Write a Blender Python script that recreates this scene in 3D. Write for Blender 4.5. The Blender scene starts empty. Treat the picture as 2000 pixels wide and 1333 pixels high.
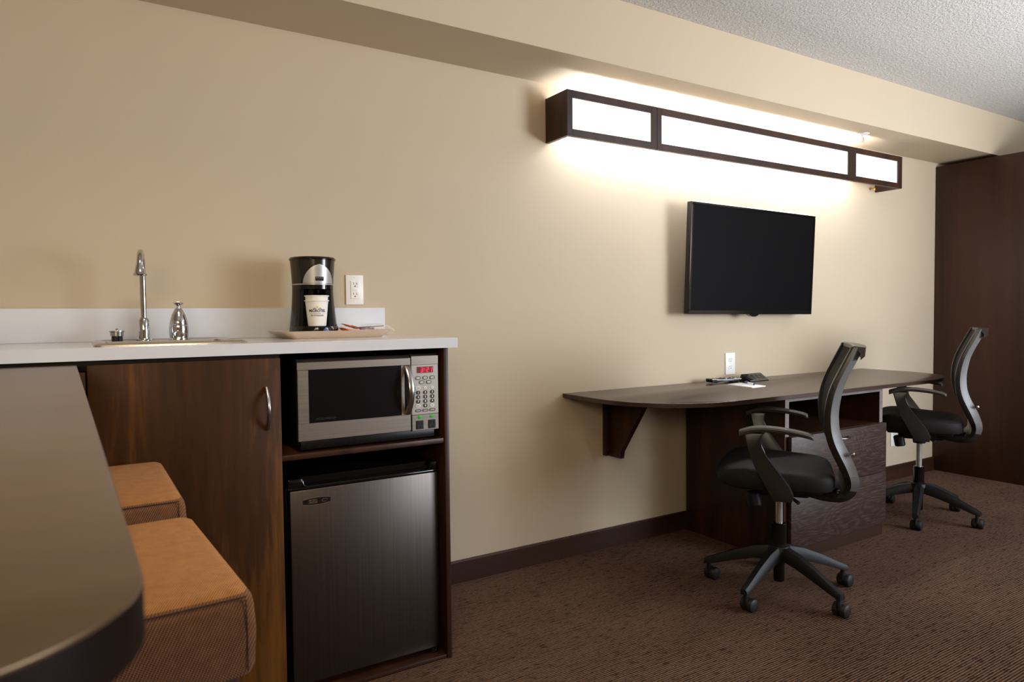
import bpy, bmesh, math, random
from mathutils import Vector, Matrix
random.seed(7)
SC = bpy.context.scene
COL = SC.collection
PI = math.pi
def rad(a): return math.radians(a)

# ------------------------------------------------------------------ materials
def lin(c):
    return tuple((x/255/12.92 if x/255 <= .04045 else ((x/255+.055)/1.055)**2.4) for x in c) + (1.0,)

class NT:
    def __init__(s, name):
        s.m = bpy.data.materials.new(name); s.m.use_nodes = True
        s.t = s.m.node_tree; s.t.nodes.clear()
        s.out = s.n('ShaderNodeOutputMaterial'); s.b = s.n('ShaderNodeBsdfPrincipled')
        s.l(s.b.outputs[0], s.out.inputs[0])
    def n(s, typ, **kw):
        x = s.t.nodes.new(typ)
        for k, v in kw.items(): setattr(x, k, v)
        return x
    def l(s, a, b): s.t.links.new(a, b)
    def set(s, **kw):
        names = dict(col='Base Color', rough='Roughness', metal='Metallic', spec='Specular IOR Level', coat='Coat Weight',
                     coatr='Coat Roughness', trans='Transmission Weight', ecol='Emission Color', estr='Emission Strength', alpha='Alpha', sheen='Sheen Weight', ior='IOR', aniso='Anisotropic')
        for k, v in kw.items(): s.b.inputs[names[k]].default_value = v
        return s
    def coords(s, scale=(1, 1, 1), rot=(0, 0, 0)):
        tc = s.n('ShaderNodeTexCoord'); mp = s.n('ShaderNodeMapping')
        mp.inputs['Scale'].default_value = scale; mp.inputs['Rotation'].default_value = rot
        s.l(tc.outputs['Object'], mp.inputs[0]); return mp.outputs[0]
    def noise(s, vec, scale, detail=4, rough=.5, dist=0):
        x = s.n('ShaderNodeTexNoise'); x.inputs['Scale'].default_value = scale
        x.inputs['Detail'].default_value = detail; x.inputs['Roughness'].default_value = rough; x.inputs['Distortion'].default_value = dist
        s.l(vec, x.inputs['Vector']); return x.outputs['Fac']
    def ramp(s, fac, stops):
        r = s.n('ShaderNodeValToRGB'); e = r.color_ramp.elements
        while len(e) < len(stops): e.new(.5)
        for i, (p, c) in enumerate(stops): e[i].position = p; e[i].color = c if len(c) == 4 else lin(c)
        s.l(fac, r.inputs[0]); return r.outputs[0]
    def mix(s, fac, a, b, mode='MIX'):
        x = s.n('ShaderNodeMix', data_type='RGBA', blend_type=mode)
        for i, v in ((0, fac), (6, a), (7, b)):
            if isinstance(v, (int, float, tuple)): x.inputs[i].default_value = v
            else: s.l(v, x.inputs[i])
        return x.outputs[2]
    def math(s, op, a, b=0.0, c=None):
        x = s.n('ShaderNodeMath', operation=op)
        for i, v in enumerate((a, b) if c is None else (a, b, c)):
            if isinstance(v, (int, float)): x.inputs[i].default_value = v
            else: s.l(v, x.inputs[i])
        return x.outputs[0]
    def col(s, sock): s.l(sock, s.b.inputs['Base Color'])
    def bump(s, h, strength=.2, dist=.002):
        x = s.n('ShaderNodeBump'); x.inputs['Strength'].default_value = strength; x.inputs['Distance'].default_value = dist
        s.l(h, x.inputs['Height']); s.l(x.outputs[0], s.b.inputs['Normal'])

def plain(name, c, rough=.5, metal=0, spec=.5, var=.06, **kw):
    t = NT(name); t.set(rough=rough, metal=metal, spec=spec, **kw)
    f = t.noise(t.coords(), 14, 3)
    a = lin(c); d = tuple(x*(1-var) for x in a[:3])+(1,); u = tuple(min(1, x*(1+var)) for x in a[:3])+(1,)
    t.col(t.ramp(f, [(.3, d), (.7, u)])); return t.m

def wood(name, dark, mid, light, scale=(14, 14, 1.2), rough=.35, spec=.5, cath=0, coat=0.0, coatr=.2):
    t = NT(name); t.set(rough=rough, spec=spec, coat=coat, coatr=coatr)
    v = t.coords(scale)
    big = t.noise(v, .55, 3, .55, 1.2)
    fine = t.noise(t.coords(tuple(x*9 for x in scale)), 1.3, 4, .6, .3)
    if cath:
        w = t.n('ShaderNodeTexWave', wave_type='RINGS', rings_direction='SPHERICAL'); w.inputs['Scale'].default_value = cath
        w.inputs['Distortion'].default_value = 9; w.inputs['Detail'].default_value = 3; w.inputs['Detail Scale'].default_value = 1.1
        t.l(v, w.inputs['Vector']); big = t.math('ADD', t.math('MULTIPLY', big, .6), t.math('MULTIPLY', w.outputs['Fac'], .4))
    f = t.math('ADD', t.math('MULTIPLY', big, .75), t.math('MULTIPLY', fine, .25))
    t.col(t.ramp(f, [(.30, dark), (.50, mid), (.72, light)]))
    return t.m

def brushed(name, c, rough=.32, scale=(2, 200, 200), metal=1.0, var=.12):
    t = NT(name); t.set(rough=rough, metal=metal)
    f = t.noise(t.coords(scale), 1, 3)
    a = lin(c)
    t.col(t.ramp(f, [(.25, tuple(x*(1-var) for x in a[:3])+(1,)), (.75, tuple(min(1, x*(1+var)) for x in a[:3])+(1,))]))
    t.bump(f, .04, .0005); return t.m

def emit(name, c, strength, base=(20, 20, 20)):
    t = NT(name); t.set(col=lin(base), ecol=lin(c), estr=strength, rough=.4); return t.m

def fabric(name, a, b, c, per=.003, rough=.95, sheen=.1, bmp=.5):
    t = NT(name); t.set(rough=rough, spec=.15, sheen=sheen)
    sp = t.n('ShaderNodeSeparateXYZ'); t.l(t.coords(), sp.inputs[0])
    yz = t.math('ADD', sp.outputs[1], sp.outputs[2]); kk = 2*PI/per
    u = t.math('SINE', t.math('MULTIPLY', t.math('MULTIPLY_ADD', yz, .5, sp.outputs[0]), kk))
    w = t.math('SINE', t.math('MULTIPLY', yz, kk))
    k = t.math('MULTIPLY_ADD', t.math('MULTIPLY', u, w), .5, .5)
    n = t.noise(t.coords(), 60, 3)
    f = t.math('ADD', t.math('MULTIPLY', k, .62), t.math('MULTIPLY', n, .25))
    t.col(t.ramp(f, [(.2, a), (.45, b), (.85, c)])); t.bump(k, bmp, .0012); return t.m

M = {}
def mats():
    # painted walls
    def wall(name, c, v=.03):
        t = NT(name); t.set(rough=.6, spec=.3)
        f = t.noise(t.coords(), 1.2, 3); a = lin(c)
        t.col(t.ramp(f, [(.3, tuple(x*(1-v) for x in a[:3])+(1,)), (.7, tuple(x*(1+v) for x in a[:3])+(1,))]))
        return t.m
    M['wall'] = wall('beige_wall_paint', (199, 183, 158))
    t = NT('popcorn_ceiling'); t.set(rough=.9, spec=.1)
    n = t.noise(t.coords(), 75, 4, .65); t.col(t.ramp(n, [(.3, (214, 211, 209)), (.7, (240, 238, 236))])); t.bump(n, 1.0, .012); M['ceil'] = t.m
    # ribbed loop carpet: ribs run along the wall, broken by dark flecks
    t = NT('ribbed_carpet'); t.set(rough=1.0, spec=.05)
    base = t.coords()
    warp = t.noise(t.coords((6, 60, 1)), 1, 2)
    sep = t.n('ShaderNodeSeparateXYZ'); t.l(base, sep.inputs[0])
    ph = t.math('ADD', t.math('MULTIPLY', sep.outputs[1], 2*PI/.0088), t.math('MULTIPLY', warp, 3.5))
    rib = t.math('MULTIPLY_ADD', t.math('SINE', ph), .5, .5)
    fleck = t.noise(t.coords((90, 190, 1)), 1, 2, .7)
    patch = t.noise(t.coords((2.2, 5, 1)), 1, 2)
    spots = t.noise(t.coords((22, 110, 1)), 1, 2, .5)
    dark = t.math('MULTIPLY', t.math('SUBTRACT', .46, spots), 1.5); dark = t.math('MINIMUM', t.math('MAXIMUM', dark, 0.0), .26)
    f = t.math('ADD', t.math('MULTIPLY', rib, .40), t.math('ADD', t.math('MULTIPLY', fleck, .72), t.math('MULTIPLY', patch, .20)))
    f = t.math('SUBTRACT', f, dark)
    t.col(t.ramp(f, [(.38, (32, 24, 22)), (.55, (74, 55, 46)), (.78, (118, 92, 76))])); t.bump(rib, .6, .003); M['carpet'] = t.m
    # woods
    M['door'] = wood('mahogany_door', (33, 17, 5), (64, 36, 12), (138, 88, 36), (5, 5, .5), .48, .18)
    M['wood'] = wood('dark_walnut_panel', (32, 16, 9), (50, 27, 16), (70, 40, 24), (12, 12, 1.0), .4, .4)
    M['woodred'] = wood('red_brown_veneer', (32, 16, 7), (52, 28, 13), (74, 42, 21), (14, 14, 1.5), .4, .4)
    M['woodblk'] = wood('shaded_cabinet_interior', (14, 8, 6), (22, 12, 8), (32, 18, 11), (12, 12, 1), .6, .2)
    M['wardrobe'] = wood('wardrobe_veneer', (40, 21, 12), (54, 30, 18), (66, 38, 23), (10, 10, .6), .45, .35)
    M['desk'] = wood('espresso_laminate', (58, 45, 38), (70, 55, 47), (82, 66, 56), (1.0, 14, 14), .27, .5)
    M['table'] = wood('brown_table_laminate', (62, 42, 20), (74, 51, 26), (86, 61, 34), (1.2, 16, 16), .28, .55)
    M['edge'] = wood('dark_edge_band', (46, 31, 25), (60, 42, 33), (74, 53, 42), (3, 20, 20), .35, .5)
    t = NT('grained_drawer_front'); t.set(rough=.45, spec=.4)
    n = t.noise(t.coords((1.1, 1, 3.4)), 1.7, 1.5, .45, .4)
    g = t.math('MULTIPLY_ADD', t.math('SINE', t.math('MULTIPLY', n, 230.0)), .5, .5)
    fine = t.noise(t.coords((12, 60, 160)), 1, 3)
    f = t.math('ADD', t.math('MULTIPLY', g, .13), t.math('MULTIPLY', fine, .88))
    t.col(t.ramp(f, [(.25, (40, 27, 22)), (.5, (56, 40, 34)), (.85, (92, 76, 69))])); M['drawer'] = t.m
    M['greyedge'] = wood('pale_grey_edge_band', (96, 88, 86), (120, 112, 110), (140, 132, 130), (3, 20, 20), .4)
    M['base'] = wood('dark_baseboard', (36, 20, 13), (50, 29, 18), (62, 38, 24), (1.5, 16, 16), .42, .4)
    # metals, plastics
    M['steel'] = brushed('brushed_stainless', (168, 158, 148), .36)
    M['steelv'] = brushed('dark_stainless_door', (104, 96, 91), .40, (200, 200, 2))
    M['sinksteel'] = brushed('satin_sink_steel', (190, 188, 184), .25)
    M['chrome'] = plain('polished_chrome', (205, 205, 208), .06, 1, var=.02)
    M['liftmetal'] = plain('bright_lift_tube', (196, 194, 190), .3, .7, var=.03)
    M['nickel'] = plain('satin_nickel', (180, 178, 176), .25, 1, var=.03)
    M['silver'] = plain('silver_plastic', (176, 174, 172), .35, .4, var=.03)
    M['panel'] = plain('silver_control_panel', (178, 174, 168), .4, .25, var=.03)
    M['black'] = plain('black_plastic', (13, 12, 12), .35, spec=.3, var=.1)
    M['matblack'] = plain('matte_black_plastic', (22, 21, 21), .5, spec=.4, var=.1)
    M['gloss'] = plain('gloss_black_plastic', (12, 11, 11), .12, var=.1)
    M['olive'] = plain('dark_smoked_plastic', (38, 33, 26), .15, var=.1)
    M['screen'] = plain('dark_screen', (9, 8, 9), .5, spec=.06, var=.02)
    M['glass'] = plain('black_oven_glass', (12, 11, 12), .3, spec=.15, var=.05)
    M['chairframe'] = plain('charcoal_chair_plastic', (36, 34, 33), .33, var=.06, spec=.6)
    M['chairbase'] = plain('black_base_plastic', (19, 18, 18), .5, spec=.35, var=.06)
    M['tabedge'] = wood('dark_table_edge', (20, 13, 11), (27, 18, 15), (36, 25, 20), (3, 20, 20), .3, .5)
    M['railsheen'] = plain('painted_rail_sheen', (108, 106, 106), .36, .2, var=.04)  # lighter grey paints a window reflection onto the rail sides
    M['armpad'] = plain('soft_arm_pad', (66, 60, 55), .45, var=.05)
    M['mesh'] = fabric('chair_mesh', (34, 31, 28), (50, 45, 41), (66, 60, 54), .005, .8, 0, .15)
    M['seatfab'] = fabric('black_seat_fabric', (24, 23, 23), (31, 29, 29), (38, 36, 35), .005, .65, 0, .1)
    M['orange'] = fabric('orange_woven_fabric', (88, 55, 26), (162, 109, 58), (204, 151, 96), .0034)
    M['orangeside'] = fabric('shaded_side_weave', (70, 44, 27), (112, 74, 47), (166, 120, 84), .0042)  # side weave darkened, the shade on the cushion sides painted in
    M['seam'] = plain('dark_seam_thread', (58, 34, 26), .9)
    M['splash'] = plain('white_backsplash', (214, 216, 222), .4, spec=.2, var=.015)
    M['white'] = plain('white_counter', (210, 214, 223), .14, spec=.5, var=.015)
    M['plate'] = plain('white_plastic_plate', (240, 238, 234), .35, var=.01)
    M['slot'] = plain('dark_slot', (40, 36, 32), .6)
    M['cup'] = plain('white_paper_cup', (238, 235, 230), .6, var=.02)
    M['navy'] = plain('navy_print', (38, 34, 66), .6)
    M['greyprint'] = plain('grey_print', (120, 118, 124), .6)
    M['yellow'] = plain('yellow_print', (236, 200, 90), .6)
    M['tray'] = plain('cream_tray', (234, 210, 184), .25, var=.03)
    M['paper'] = plain('white_paper', (250, 250, 250), .7, var=.01)
    M['packet'] = plain('orange_packet', (232, 116, 36), .4, var=.3)
    M['pink'] = plain('pink_packet', (236, 190, 196), .6, var=.05)
    M['brown'] = plain('brown_stirrer', (96, 74, 56), .5)
    M['blue'] = plain('blue_plastic', (36, 52, 140), .35)
    t = NT('clear_wrap'); t.set(col=lin((245, 245, 245)), rough=.15, alpha=.28, spec=.6); t.b.inputs['Coat Weight'].default_value = .3; M['clear'] = t.m
    M['rubber'] = plain('caster_rubber', (26, 24, 24), .5)
    M['darkbtn'] = plain('dark_button', (36, 33, 31), .4)
    M['greybtn'] = plain('grey_button', (96, 92, 88), .4)
    M['whitebtn'] = plain('white_button', (226, 226, 224), .4)
    M['redglass'] = emit('red_display', (120, 20, 24), .35, (70, 14, 14))
    M['led'] = emit('red_led', (255, 10, 60), 2.6)
    M['green'] = emit('green_led', (30, 190, 20), .5, (20, 120, 20))
    M['bluesw'] = plain('blue_switch', (84, 116, 168), .2, .3)
    M['brass'] = plain('brass', (190, 150, 80), .3, 1)
    M['lens'] = emit('light_diffuser', (255, 247, 236), LENS, (240, 238, 232))
    M['tube'] = emit('lamp_tube', (243, 247, 255), TUBE, (255, 255, 255))
    M['badge'] = plain('badge_black', (18, 16, 15), .3)
    M['badgetext'] = plain('badge_bronze_print', (120, 100, 78), .4)
    M['dimprint'] = plain('dim_glass_print', (46, 45, 46), .4)
LENS, TUBE = 1.3, 60.0
mats()

# ------------------------------------------------------------------ mesh builder
class MB:
    """collects shapes in world (or thing-local) coordinates; build() links them as ONE mesh object"""
    def __init__(s): s.bm = bmesh.new(); s.mi = 0; s.ms = []
    def mat(s, m):
        if m not in s.ms: s.ms.append(m)
        s.mi = s.ms.index(m); return s
    def _fin(s, faces):
        for f in faces: f.material_index = s.mi
    def _add(s, verts, faces):
        vs = [s.bm.verts.new(v) for v in verts]; fs = []
        for f in faces:
            try: fs.append(s.bm.faces.new([vs[i] for i in f]))
            except ValueError: pass
        s._fin(fs); return vs, fs
    def box(s, x0, x1, y0, y1, z0, z1, bev=0, seg=2, mtx=None):
        v = [(x, y, z) for x in (x0, x1) for y in (y0, y1) for z in (z0, z1)]
        vs, fs = s._add(v, [(0, 1, 3, 2), (4, 6, 7, 5), (0, 4, 5, 1), (2, 3, 7, 6), (0, 2, 6, 4), (1, 5, 7, 3)])
        if mtx is not None:
            for q in vs: q.co = mtx @ q.co
        if bev:
            es = list({e for q in vs for e in q.link_edges})
            r = bmesh.ops.bevel(s.bm, geom=es, offset=bev, segments=seg, affect='EDGES', profile=.5)
            s._fin(r['faces'])
        return s
    def prism(s, poly, fn0, fn1, bev=0, seg=2):
        """poly: list of 2-D points; fn0/fn1 map a point to the two end caps"""
        n = len(poly)
        vs, fs = s._add([fn0(p) for p in poly]+[fn1(p) for p in poly],
                        [tuple(range(n))[::-1], tuple(range(n, 2*n))]+[(i, (i+1) % n, n+(i+1) % n, n+i) for i in range(n)])
        if bev:
            es = [e for f in fs[:2] for e in f.edges]
            r = bmesh.ops.bevel(s.bm, geom=list(set(es)), offset=bev, segments=seg, affect='EDGES', profile=.5); s._fin(r['faces'])
        return s
    def zprism(s, poly, z0, z1, bev=0): return s.prism(poly, lambda p: (p[0], p[1], z0), lambda p: (p[0], p[1], z1), bev)
    def yprism(s, poly, y0, y1, bev=0): return s.prism(poly, lambda p: (p[0], y0, p[1]), lambda p: (p[0], y1, p[1]), bev)
    def xprism(s, poly, x0, x1, bev=0): return s.prism(poly, lambda p: (x0, p[0], p[1]), lambda p: (x1, p[0], p[1]), bev)
    def loft(s, rings, cap=True, closed=True):
        n = len(rings[0]); v = [p for r in rings for p in r]; f = []
        for k in range(len(rings)-1):
            for i in range(n if closed else n-1):
                j = (i+1) % n; f.append((k*n+i, k*n+j, (k+1)*n+j, (k+1)*n+i))
        if cap and closed: f += [tuple(range(n))[::-1], tuple(range((len(rings)-1)*n, len(rings)*n))]
        return s._add(v, f)
    def lathe(s, prof, c=(0, 0, 0), n=32, axis=(0, 0, 1), cap=True, ell=(1, 1)):
        ax = Vector(axis).normalized(); q = Vector((0, 0, 1)).rotation_difference(ax).to_matrix(); C = Vector(c)
        rings = [[tuple(C + q @ Vector((r*math.cos(2*PI*i/n)*ell[0], r*math.sin(2*PI*i/n)*ell[1], z))) for i in range(n)] for r, z in prof]
        s.loft(rings, cap); return s
    def cyl(s, p, q, r, n=20, r2=None):
        p, q = Vector(p), Vector(q); d = q-p
        return s.lathe([(r, 0), (r if r2 is None else r2, d.length)], p, n, d)
    def tube(s, pts, r, n=12, flat=None):
        P = [Vector(p) for p in pts]; rs = r if isinstance(r, (list, tuple)) else [r]*len(P)
        rings = []; up = None
        for i, p in enumerate(P):
            d = (P[min(i+1, len(P)-1)]-P[max(i-1, 0)]).normalized()
            if up is None:
                a = Vector((0, 0, 1)) if abs(d.z) < .9 else Vector((1, 0, 0)); up = (a-d*a.dot(d)).normalized()
            else: up = (up-d*up.dot(d)).normalized()
            sd = d.cross(up)
            k1, k2 = flat or (1, 1)
            rings.append([tuple(p + up*(rs[i]*k1*math.cos(2*PI*j/n)) + sd*(rs[i]*k2*math.sin(2*PI*j/n))) for j in range(n)])
        s.loft(rings); return s
    def text(s, body, size, fn, align='CENTER', shear=0, ext=.0002, bold=0):
        cu = bpy.data.curves.new('text', 'FONT'); cu.body = body; cu.size = size; cu.align_x = align; cu.align_y = 'CENTER'
        cu.shear = shear; cu.extrude = ext; cu.offset = bold; cu.resolution_u = 3
        o = bpy.data.objects.new('text', cu); COL.objects.link(o)
        me = bpy.data.meshes.new_from_object(o.evaluated_get(bpy.context.evaluated_depsgraph_get()))
        s._add([fn(v.co) for v in me.vertices], [tuple(p.vertices) for p in me.polygons])
        bpy.data.objects.remove(o); bpy.data.curves.remove(cu); bpy.data.meshes.remove(me); return s
    def build(s, name, mat=None, parent=None, off=(0, 0, 0), sharp=32, smooth=True, label=None):
        bm = s.bm
        if mat is not None and not s.ms: s.ms = [mat]
        bmesh.ops.recalc_face_normals(bm, faces=bm.faces[:])
        off = Vector(off)
        for v in bm.verts: v.co -= off
        for e in bm.edges:
            if len(e.link_faces) == 2 and e.calc_face_angle(0) > rad(sharp): e.smooth = False
        for f in bm.faces: f.smooth = smooth
        me = bpy.data.meshes.new(name); bm.to_mesh(me); bm.free()
        for m in s.ms: me.materials.append(m)
        o = bpy.data.objects.new(name, me); COL.objects.link(o)
        if parent is not None: o.parent = parent
        else: o.location = off
        if label: o['label'] = label
        return o

def tag(o, label, cat, group=None):
    o['label'] = label; o['category'] = cat
    if group: o['group'] = group
    return o
def thing(name, label, cat, loc=(0, 0, 0), rz=0, group=None):
    o = bpy.data.objects.new(name, None); COL.objects.link(o); o.empty_display_size = .1
    o.location = loc; o.rotation_euler = (0, 0, rz); return tag(o, label, cat, group)
def struct(name, b, m): o = b.build(name, m); o['kind'] = 'structure'; return o
def dup(root, loc, rz, label):
    r = root.copy(); COL.objects.link(r); r.location = loc; r.rotation_euler = (0, 0, rz); r['label'] = label
    for ch in list(root.children):
        c = ch.copy(); COL.objects.link(c); c.parent = r
        for g in list(ch.children):
            d = g.copy(); COL.objects.link(d); d.parent = c
    return r
def rrect(x0, x1, y0, y1, r, n=6):
    out = []
    for cx, cy, a in ((x1-r, y1-r, 0), (x0+r, y1-r, 90), (x0+r, y0+r, 180), (x1-r, y0+r, 270)):
        for i in range(n+1): t = rad(a+90*i/n); out.append((cx+r*math.cos(t), cy+r*math.sin(t)))
    return out
def catmull(pts, m):
    out = []; n = len(pts)
    for i in range(n-1):
        p = [pts[max(i-1, 0)], pts[i], pts[i+1], pts[min(i+2, n-1)]]
        for k in range(m):
            t = k/m
            out.append(tuple(.5*((2*b)+(-a+c)*t+(2*a-5*b+4*c-d)*t*t+(-a+3*b-3*c+d)*t**3) for a, b, c, d in zip(*p)))
    out.append(tuple(pts[-1])); return out
def lerp(a, b, t): return a+(b-a)*t

# ------------------------------------------------------------------ camera (solved from the photograph's straight edges)
f_px, yaw, pitch, roll = 1348.72, rad(58.2364), rad(-2.1074), rad(-.574)
D, H = 2.5832, 1.1279
fw = Vector((math.cos(pitch)*math.cos(yaw), math.cos(pitch)*math.sin(yaw), math.sin(pitch)))
rt = Vector((math.sin(yaw), -math.cos(yaw), 0)); up = rt.cross(fw)
rt2 = rt*math.cos(roll)+up*math.sin(roll); up2 = up*math.cos(roll)-rt*math.sin(roll)
cam = bpy.data.objects.new('camera', bpy.data.cameras.new('camera')); COL.objects.link(cam)
mw = Matrix((rt2, up2, -fw)).transposed().to_4x4(); mw.translation = (0, -D, H); cam.matrix_world = mw
cam.data.sensor_width = 36; cam.data.lens = f_px*36/2000; cam.data.clip_start = .02
cam.data.dof.use_dof = True; cam.data.dof.focus_distance = 2.9; cam.data.dof.aperture_fstop = 9
SC.camera = cam

# ------------------------------------------------------------------ the room
XL, XR, YF, ZC = -2.4, 6.4, -5.2, 2.44
struct('floor', MB().box(XL-.1, XR+.1, YF-.1, .1, -.08, 0), M['carpet'])
struct('ceiling', MB().box(XL-.1, XR+.1, YF-.1, .1, ZC, ZC+.08), M['ceil'])
struct('wall_back', MB().box(XL-.1, XR+.1, 0, .1, 0, ZC), M['wall'])
struct('wall_left', MB().box(XL-.1, XL, YF, 0, 0, ZC), M['wall'])
struct('wall_right', MB().box(XR, XR+.1, YF, 0, 0, ZC), M['wall'])
struct('wall_front', MB().box(XL-.1, XR+.1, YF-.1, YF, 0, ZC), M['wall'])
struct('trim_1', MB().box(XL, XR, -.336, -.0005, 2.168, ZC-.0005), M['wall'])
b = MB(); b.xprism([(-.0005, 0), (-.014, 0), (-.014, .088), (-.010, .094), (-.0005, .094)], 1.006, 5.108); struct('baseboard_back', b, M['base'])

# ------------------------------------------------------------------ kitchenette: cabinet, counter
P = (.25, -.28, 0)
t = thing('base_cabinet', 'dark wood kitchenette cabinet holding the microwave and small refrigerator', 'cabinet', P)
MB().box(.988, 1.004, -.566, -.016, 0, 1.0252, .001).build('side_panel', M['wood'], t, P)
MB().box(.4725, .9875, -.562, -.03, .7155, .7315, .001).build('shelf', M['woodred'], t, P)
MB().box(.4725, .9875, -.562, -.03, 0, .0135, .001).build('bottom_rail', M['wood'], t, P)
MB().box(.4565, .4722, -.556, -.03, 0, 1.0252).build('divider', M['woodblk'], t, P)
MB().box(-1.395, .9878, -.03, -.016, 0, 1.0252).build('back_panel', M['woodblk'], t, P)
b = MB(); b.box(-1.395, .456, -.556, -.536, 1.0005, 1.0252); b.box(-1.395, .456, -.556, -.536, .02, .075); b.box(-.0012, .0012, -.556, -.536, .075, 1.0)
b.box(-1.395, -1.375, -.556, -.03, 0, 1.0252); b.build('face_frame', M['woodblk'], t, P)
d = MB().box(.0025, .4695, -.576, -.557, .078, 1.0145, .0015).build('door', M['door'], t, P)
pts = [(.4296, -.577, .816)]+[(.4296, -.577-.030*math.sin(PI*k/10)**.7, lerp(.819, .929, k/10)) for k in range(1, 10)]+[(.4296, -.577, .932)]
MB().tube(pts, [.0062]+[.0055]*9+[.0062], 12, (1, 1)).build('handle', M['nickel'], d, P, label='curved satin metal handle')
MB().box(-.44, -.0014, -.576, -.557, .078, .9975, .0015).build('door', M['door'], t, P)
MB().box(-1.39, -.445, -.576, -.557, .078, .9975, .0015).build('door', M['door'], t, P)

P = (.2, -.28, 1.0258)
t = thing('countertop', 'white solid counter slab on the dark kitchenette cabinet', 'countertop', P)
b = MB()
sx0, sx1, sy0, sy1 = .045, .372, -.46, -.19      # sink cut-out
zc0, zc1 = 1.0258, 1.0578
X = [-1.4, sx0, sx1, 1.037]; Y = [-.571, sy0, sy1, -.0005]
vt = {}
def cv(i, j, z):
    k = (i, j, z)
    if k not in vt: vt[k] = b.bm.verts.new((X[i], Y[j], z))
    return vt[k]
for i in range(3):
    for j in range(3):
        if (i, j) == (1, 1): continue
        for z in (zc0, zc1): b.bm.faces.new([cv(i, j, z), cv(i+1, j, z), cv(i+1, j+1, z), cv(i, j+1, z)])
for seq in ([(0, 0), (1, 0), (2, 0), (3, 0), (3, 1), (3, 2), (3, 3), (2, 3), (1, 3), (0, 3), (0, 2), (0, 1)], [(1, 1), (2, 1), (2, 2), (1, 2)]):
    for k in range(len(seq)):
        p, q = seq[k], seq[(k+1) % len(seq)]
        b.bm.faces.new([cv(*p, zc0), cv(*q, zc0), cv(*q, zc1), cv(*p, zc1)])
es = [e for e in b.bm.edges if abs(e.verts[0].co.z-zc1) < 1e-6 and abs(e.verts[1].co.z-zc1) < 1e-6 and (abs(e.verts[0].co.y+.571) < 1e-6 and abs(e.verts[1].co.y+.571) < 1e-6)]
bmesh.ops.bevel(b.bm, geom=es, offset=.002, segments=2, affect='EDGES')
b.build('slab', M['white'], t, P)
MB().box(-1.4, 1.003, -.021, -.0008, 1.058, 1.164, .0015).build('backsplash', M['splash'], t, P)

# sink
P = (.21, -.29, 1.0578)
t = thing('sink', 'small drop-in stainless bar sink set in the white counter', 'sink', P)
b = MB()
def rr(x0, x1, y0, y1, z, r): return [(x, y, z) for x, y in rrect(x0, x1, y0, y1, r, 5)]
b.loft([rr(.018, .402, -.492, -.082, 1.0580, .02), rr(.019, .401, -.491, -.083, 1.0605, .02), rr(.030, .390, -.480, -.094, 1.0655, .02), rr(.040, .380, -.470, -.105, 1.0655, .02),
        rr(.046, .374, -.464, -.110, 1.0625, .02), rr(.050, .368, -.455, -.196, 1.0620, .02)], cap=False)
b.build('rim', M['sinksteel'], t, P)
b = MB(); b.loft([rr(.050, .368, -.455, -.196, 1.0618, .02), rr(.053, .365, -.452, -.199, 1.05, .02), rr(.060, .358, -.445, -.206, .93, .04), rr(.19, .23, -.345, -.305, .922, .01)], cap=False)
b.lathe([(.0, .9235), (.03, .9235), (.034, .926)], (.21, -.325, 0), 24, cap=False)
b.build('bowl', M['sinksteel'], t, P)

# faucet
fx, fy, fz = .1585, -.15, 1.0622
t = thing('faucet', 'tall chrome gooseneck faucet standing on the sink deck', 'faucet', (fx, fy, fz)); P = (fx, fy, fz)
b = MB().lathe([(.024, 0), (.024, .003), (.0165, .006), (.0155, .03), (.015, .062), (.011, .069), (.0095, .071)], P, 28); b.build('faucet_base', M['chrome'], t, P)
zt = fz+.215
pts = [(fx, fy, fz+.06), (fx, fy, fz+.15)]+[(fx-.0068*(1-math.cos(PI*k/14)), fy-.055+.055*math.cos(PI*k/14), zt+.055*math.sin(PI*k/14)) for k in range(15)]+[(fx-.0136, fy-.11, zt+.002)]
MB().tube(pts, .0088, 16).build('spout', M['chrome'], t, P)
b = MB().lathe([(.0105, .0), (.0185, .002), (.0195, .006), (.0150, .011), (.0125, .024), (.010, .034)], (fx-.0136, fy-.11, zt-.022), 24); b.build('spout_collar', M['chrome'], t, P)

hx, hy = .259, -.13
P = (hx, hy, 1.0622)
t = thing('faucet_lever', 'squat cone-shaped chrome tap control right of the gooseneck faucet', 'tap control', P)
MB().lathe([(.031, 0), (.0305, .004), (.027, .006), (.0282, .02), (.029, .035), (.0282, .044), (.0265, .0445)], P, 28).build('valve_base', M['chrome'], t, P)
MB().lathe([(.027, .0455), (.0278, .048), (.0252, .062), (.0198, .080), (.0125, .094), (.0095, .1)], P, 28).build('valve_cap', M['chrome'], t, P)
b = MB().lathe([(.006, .1), (.0065, .108), (.0145, .113), (.0155, .116), (.012, .119), (.004, .120)], P, 20)
b.tube([(hx, hy, 1.0622+.116), (hx+.004, hy+.03, 1.0622+.120), (hx+.006, hy+.06, 1.0622+.121)], [.006, .005, .004], 10); b.build('lever', M['chrome'], t, P)

P = (.0852, -.14, 1.0622)
t = thing('sink_strainer', 'small chrome basket strainer with black stopper on sink deck', 'strainer', P)
b = MB(); b.lathe([(.009, 0), (.010, .012)], P, 18)
for k in range(6):
    a = k*PI/3; b.box(.006, .015, -.0025, .0025, 0, .014, .001, 1, Matrix.Translation(P) @ Matrix.Rotation(a, 4, 'Z'))
b.build('stopper', M['matblack'], t, P)
MB().lathe([(.013, .0135), (.0180, .015), (.0190, .027), (.0215, .0285), (.0215, .031), (.019, .031), (.016, .028), (.004, .028), (.003, .034), (.004, .037), (0.001, .038)], P, 28).build('basket', M['sinksteel'], t, P)

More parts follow.
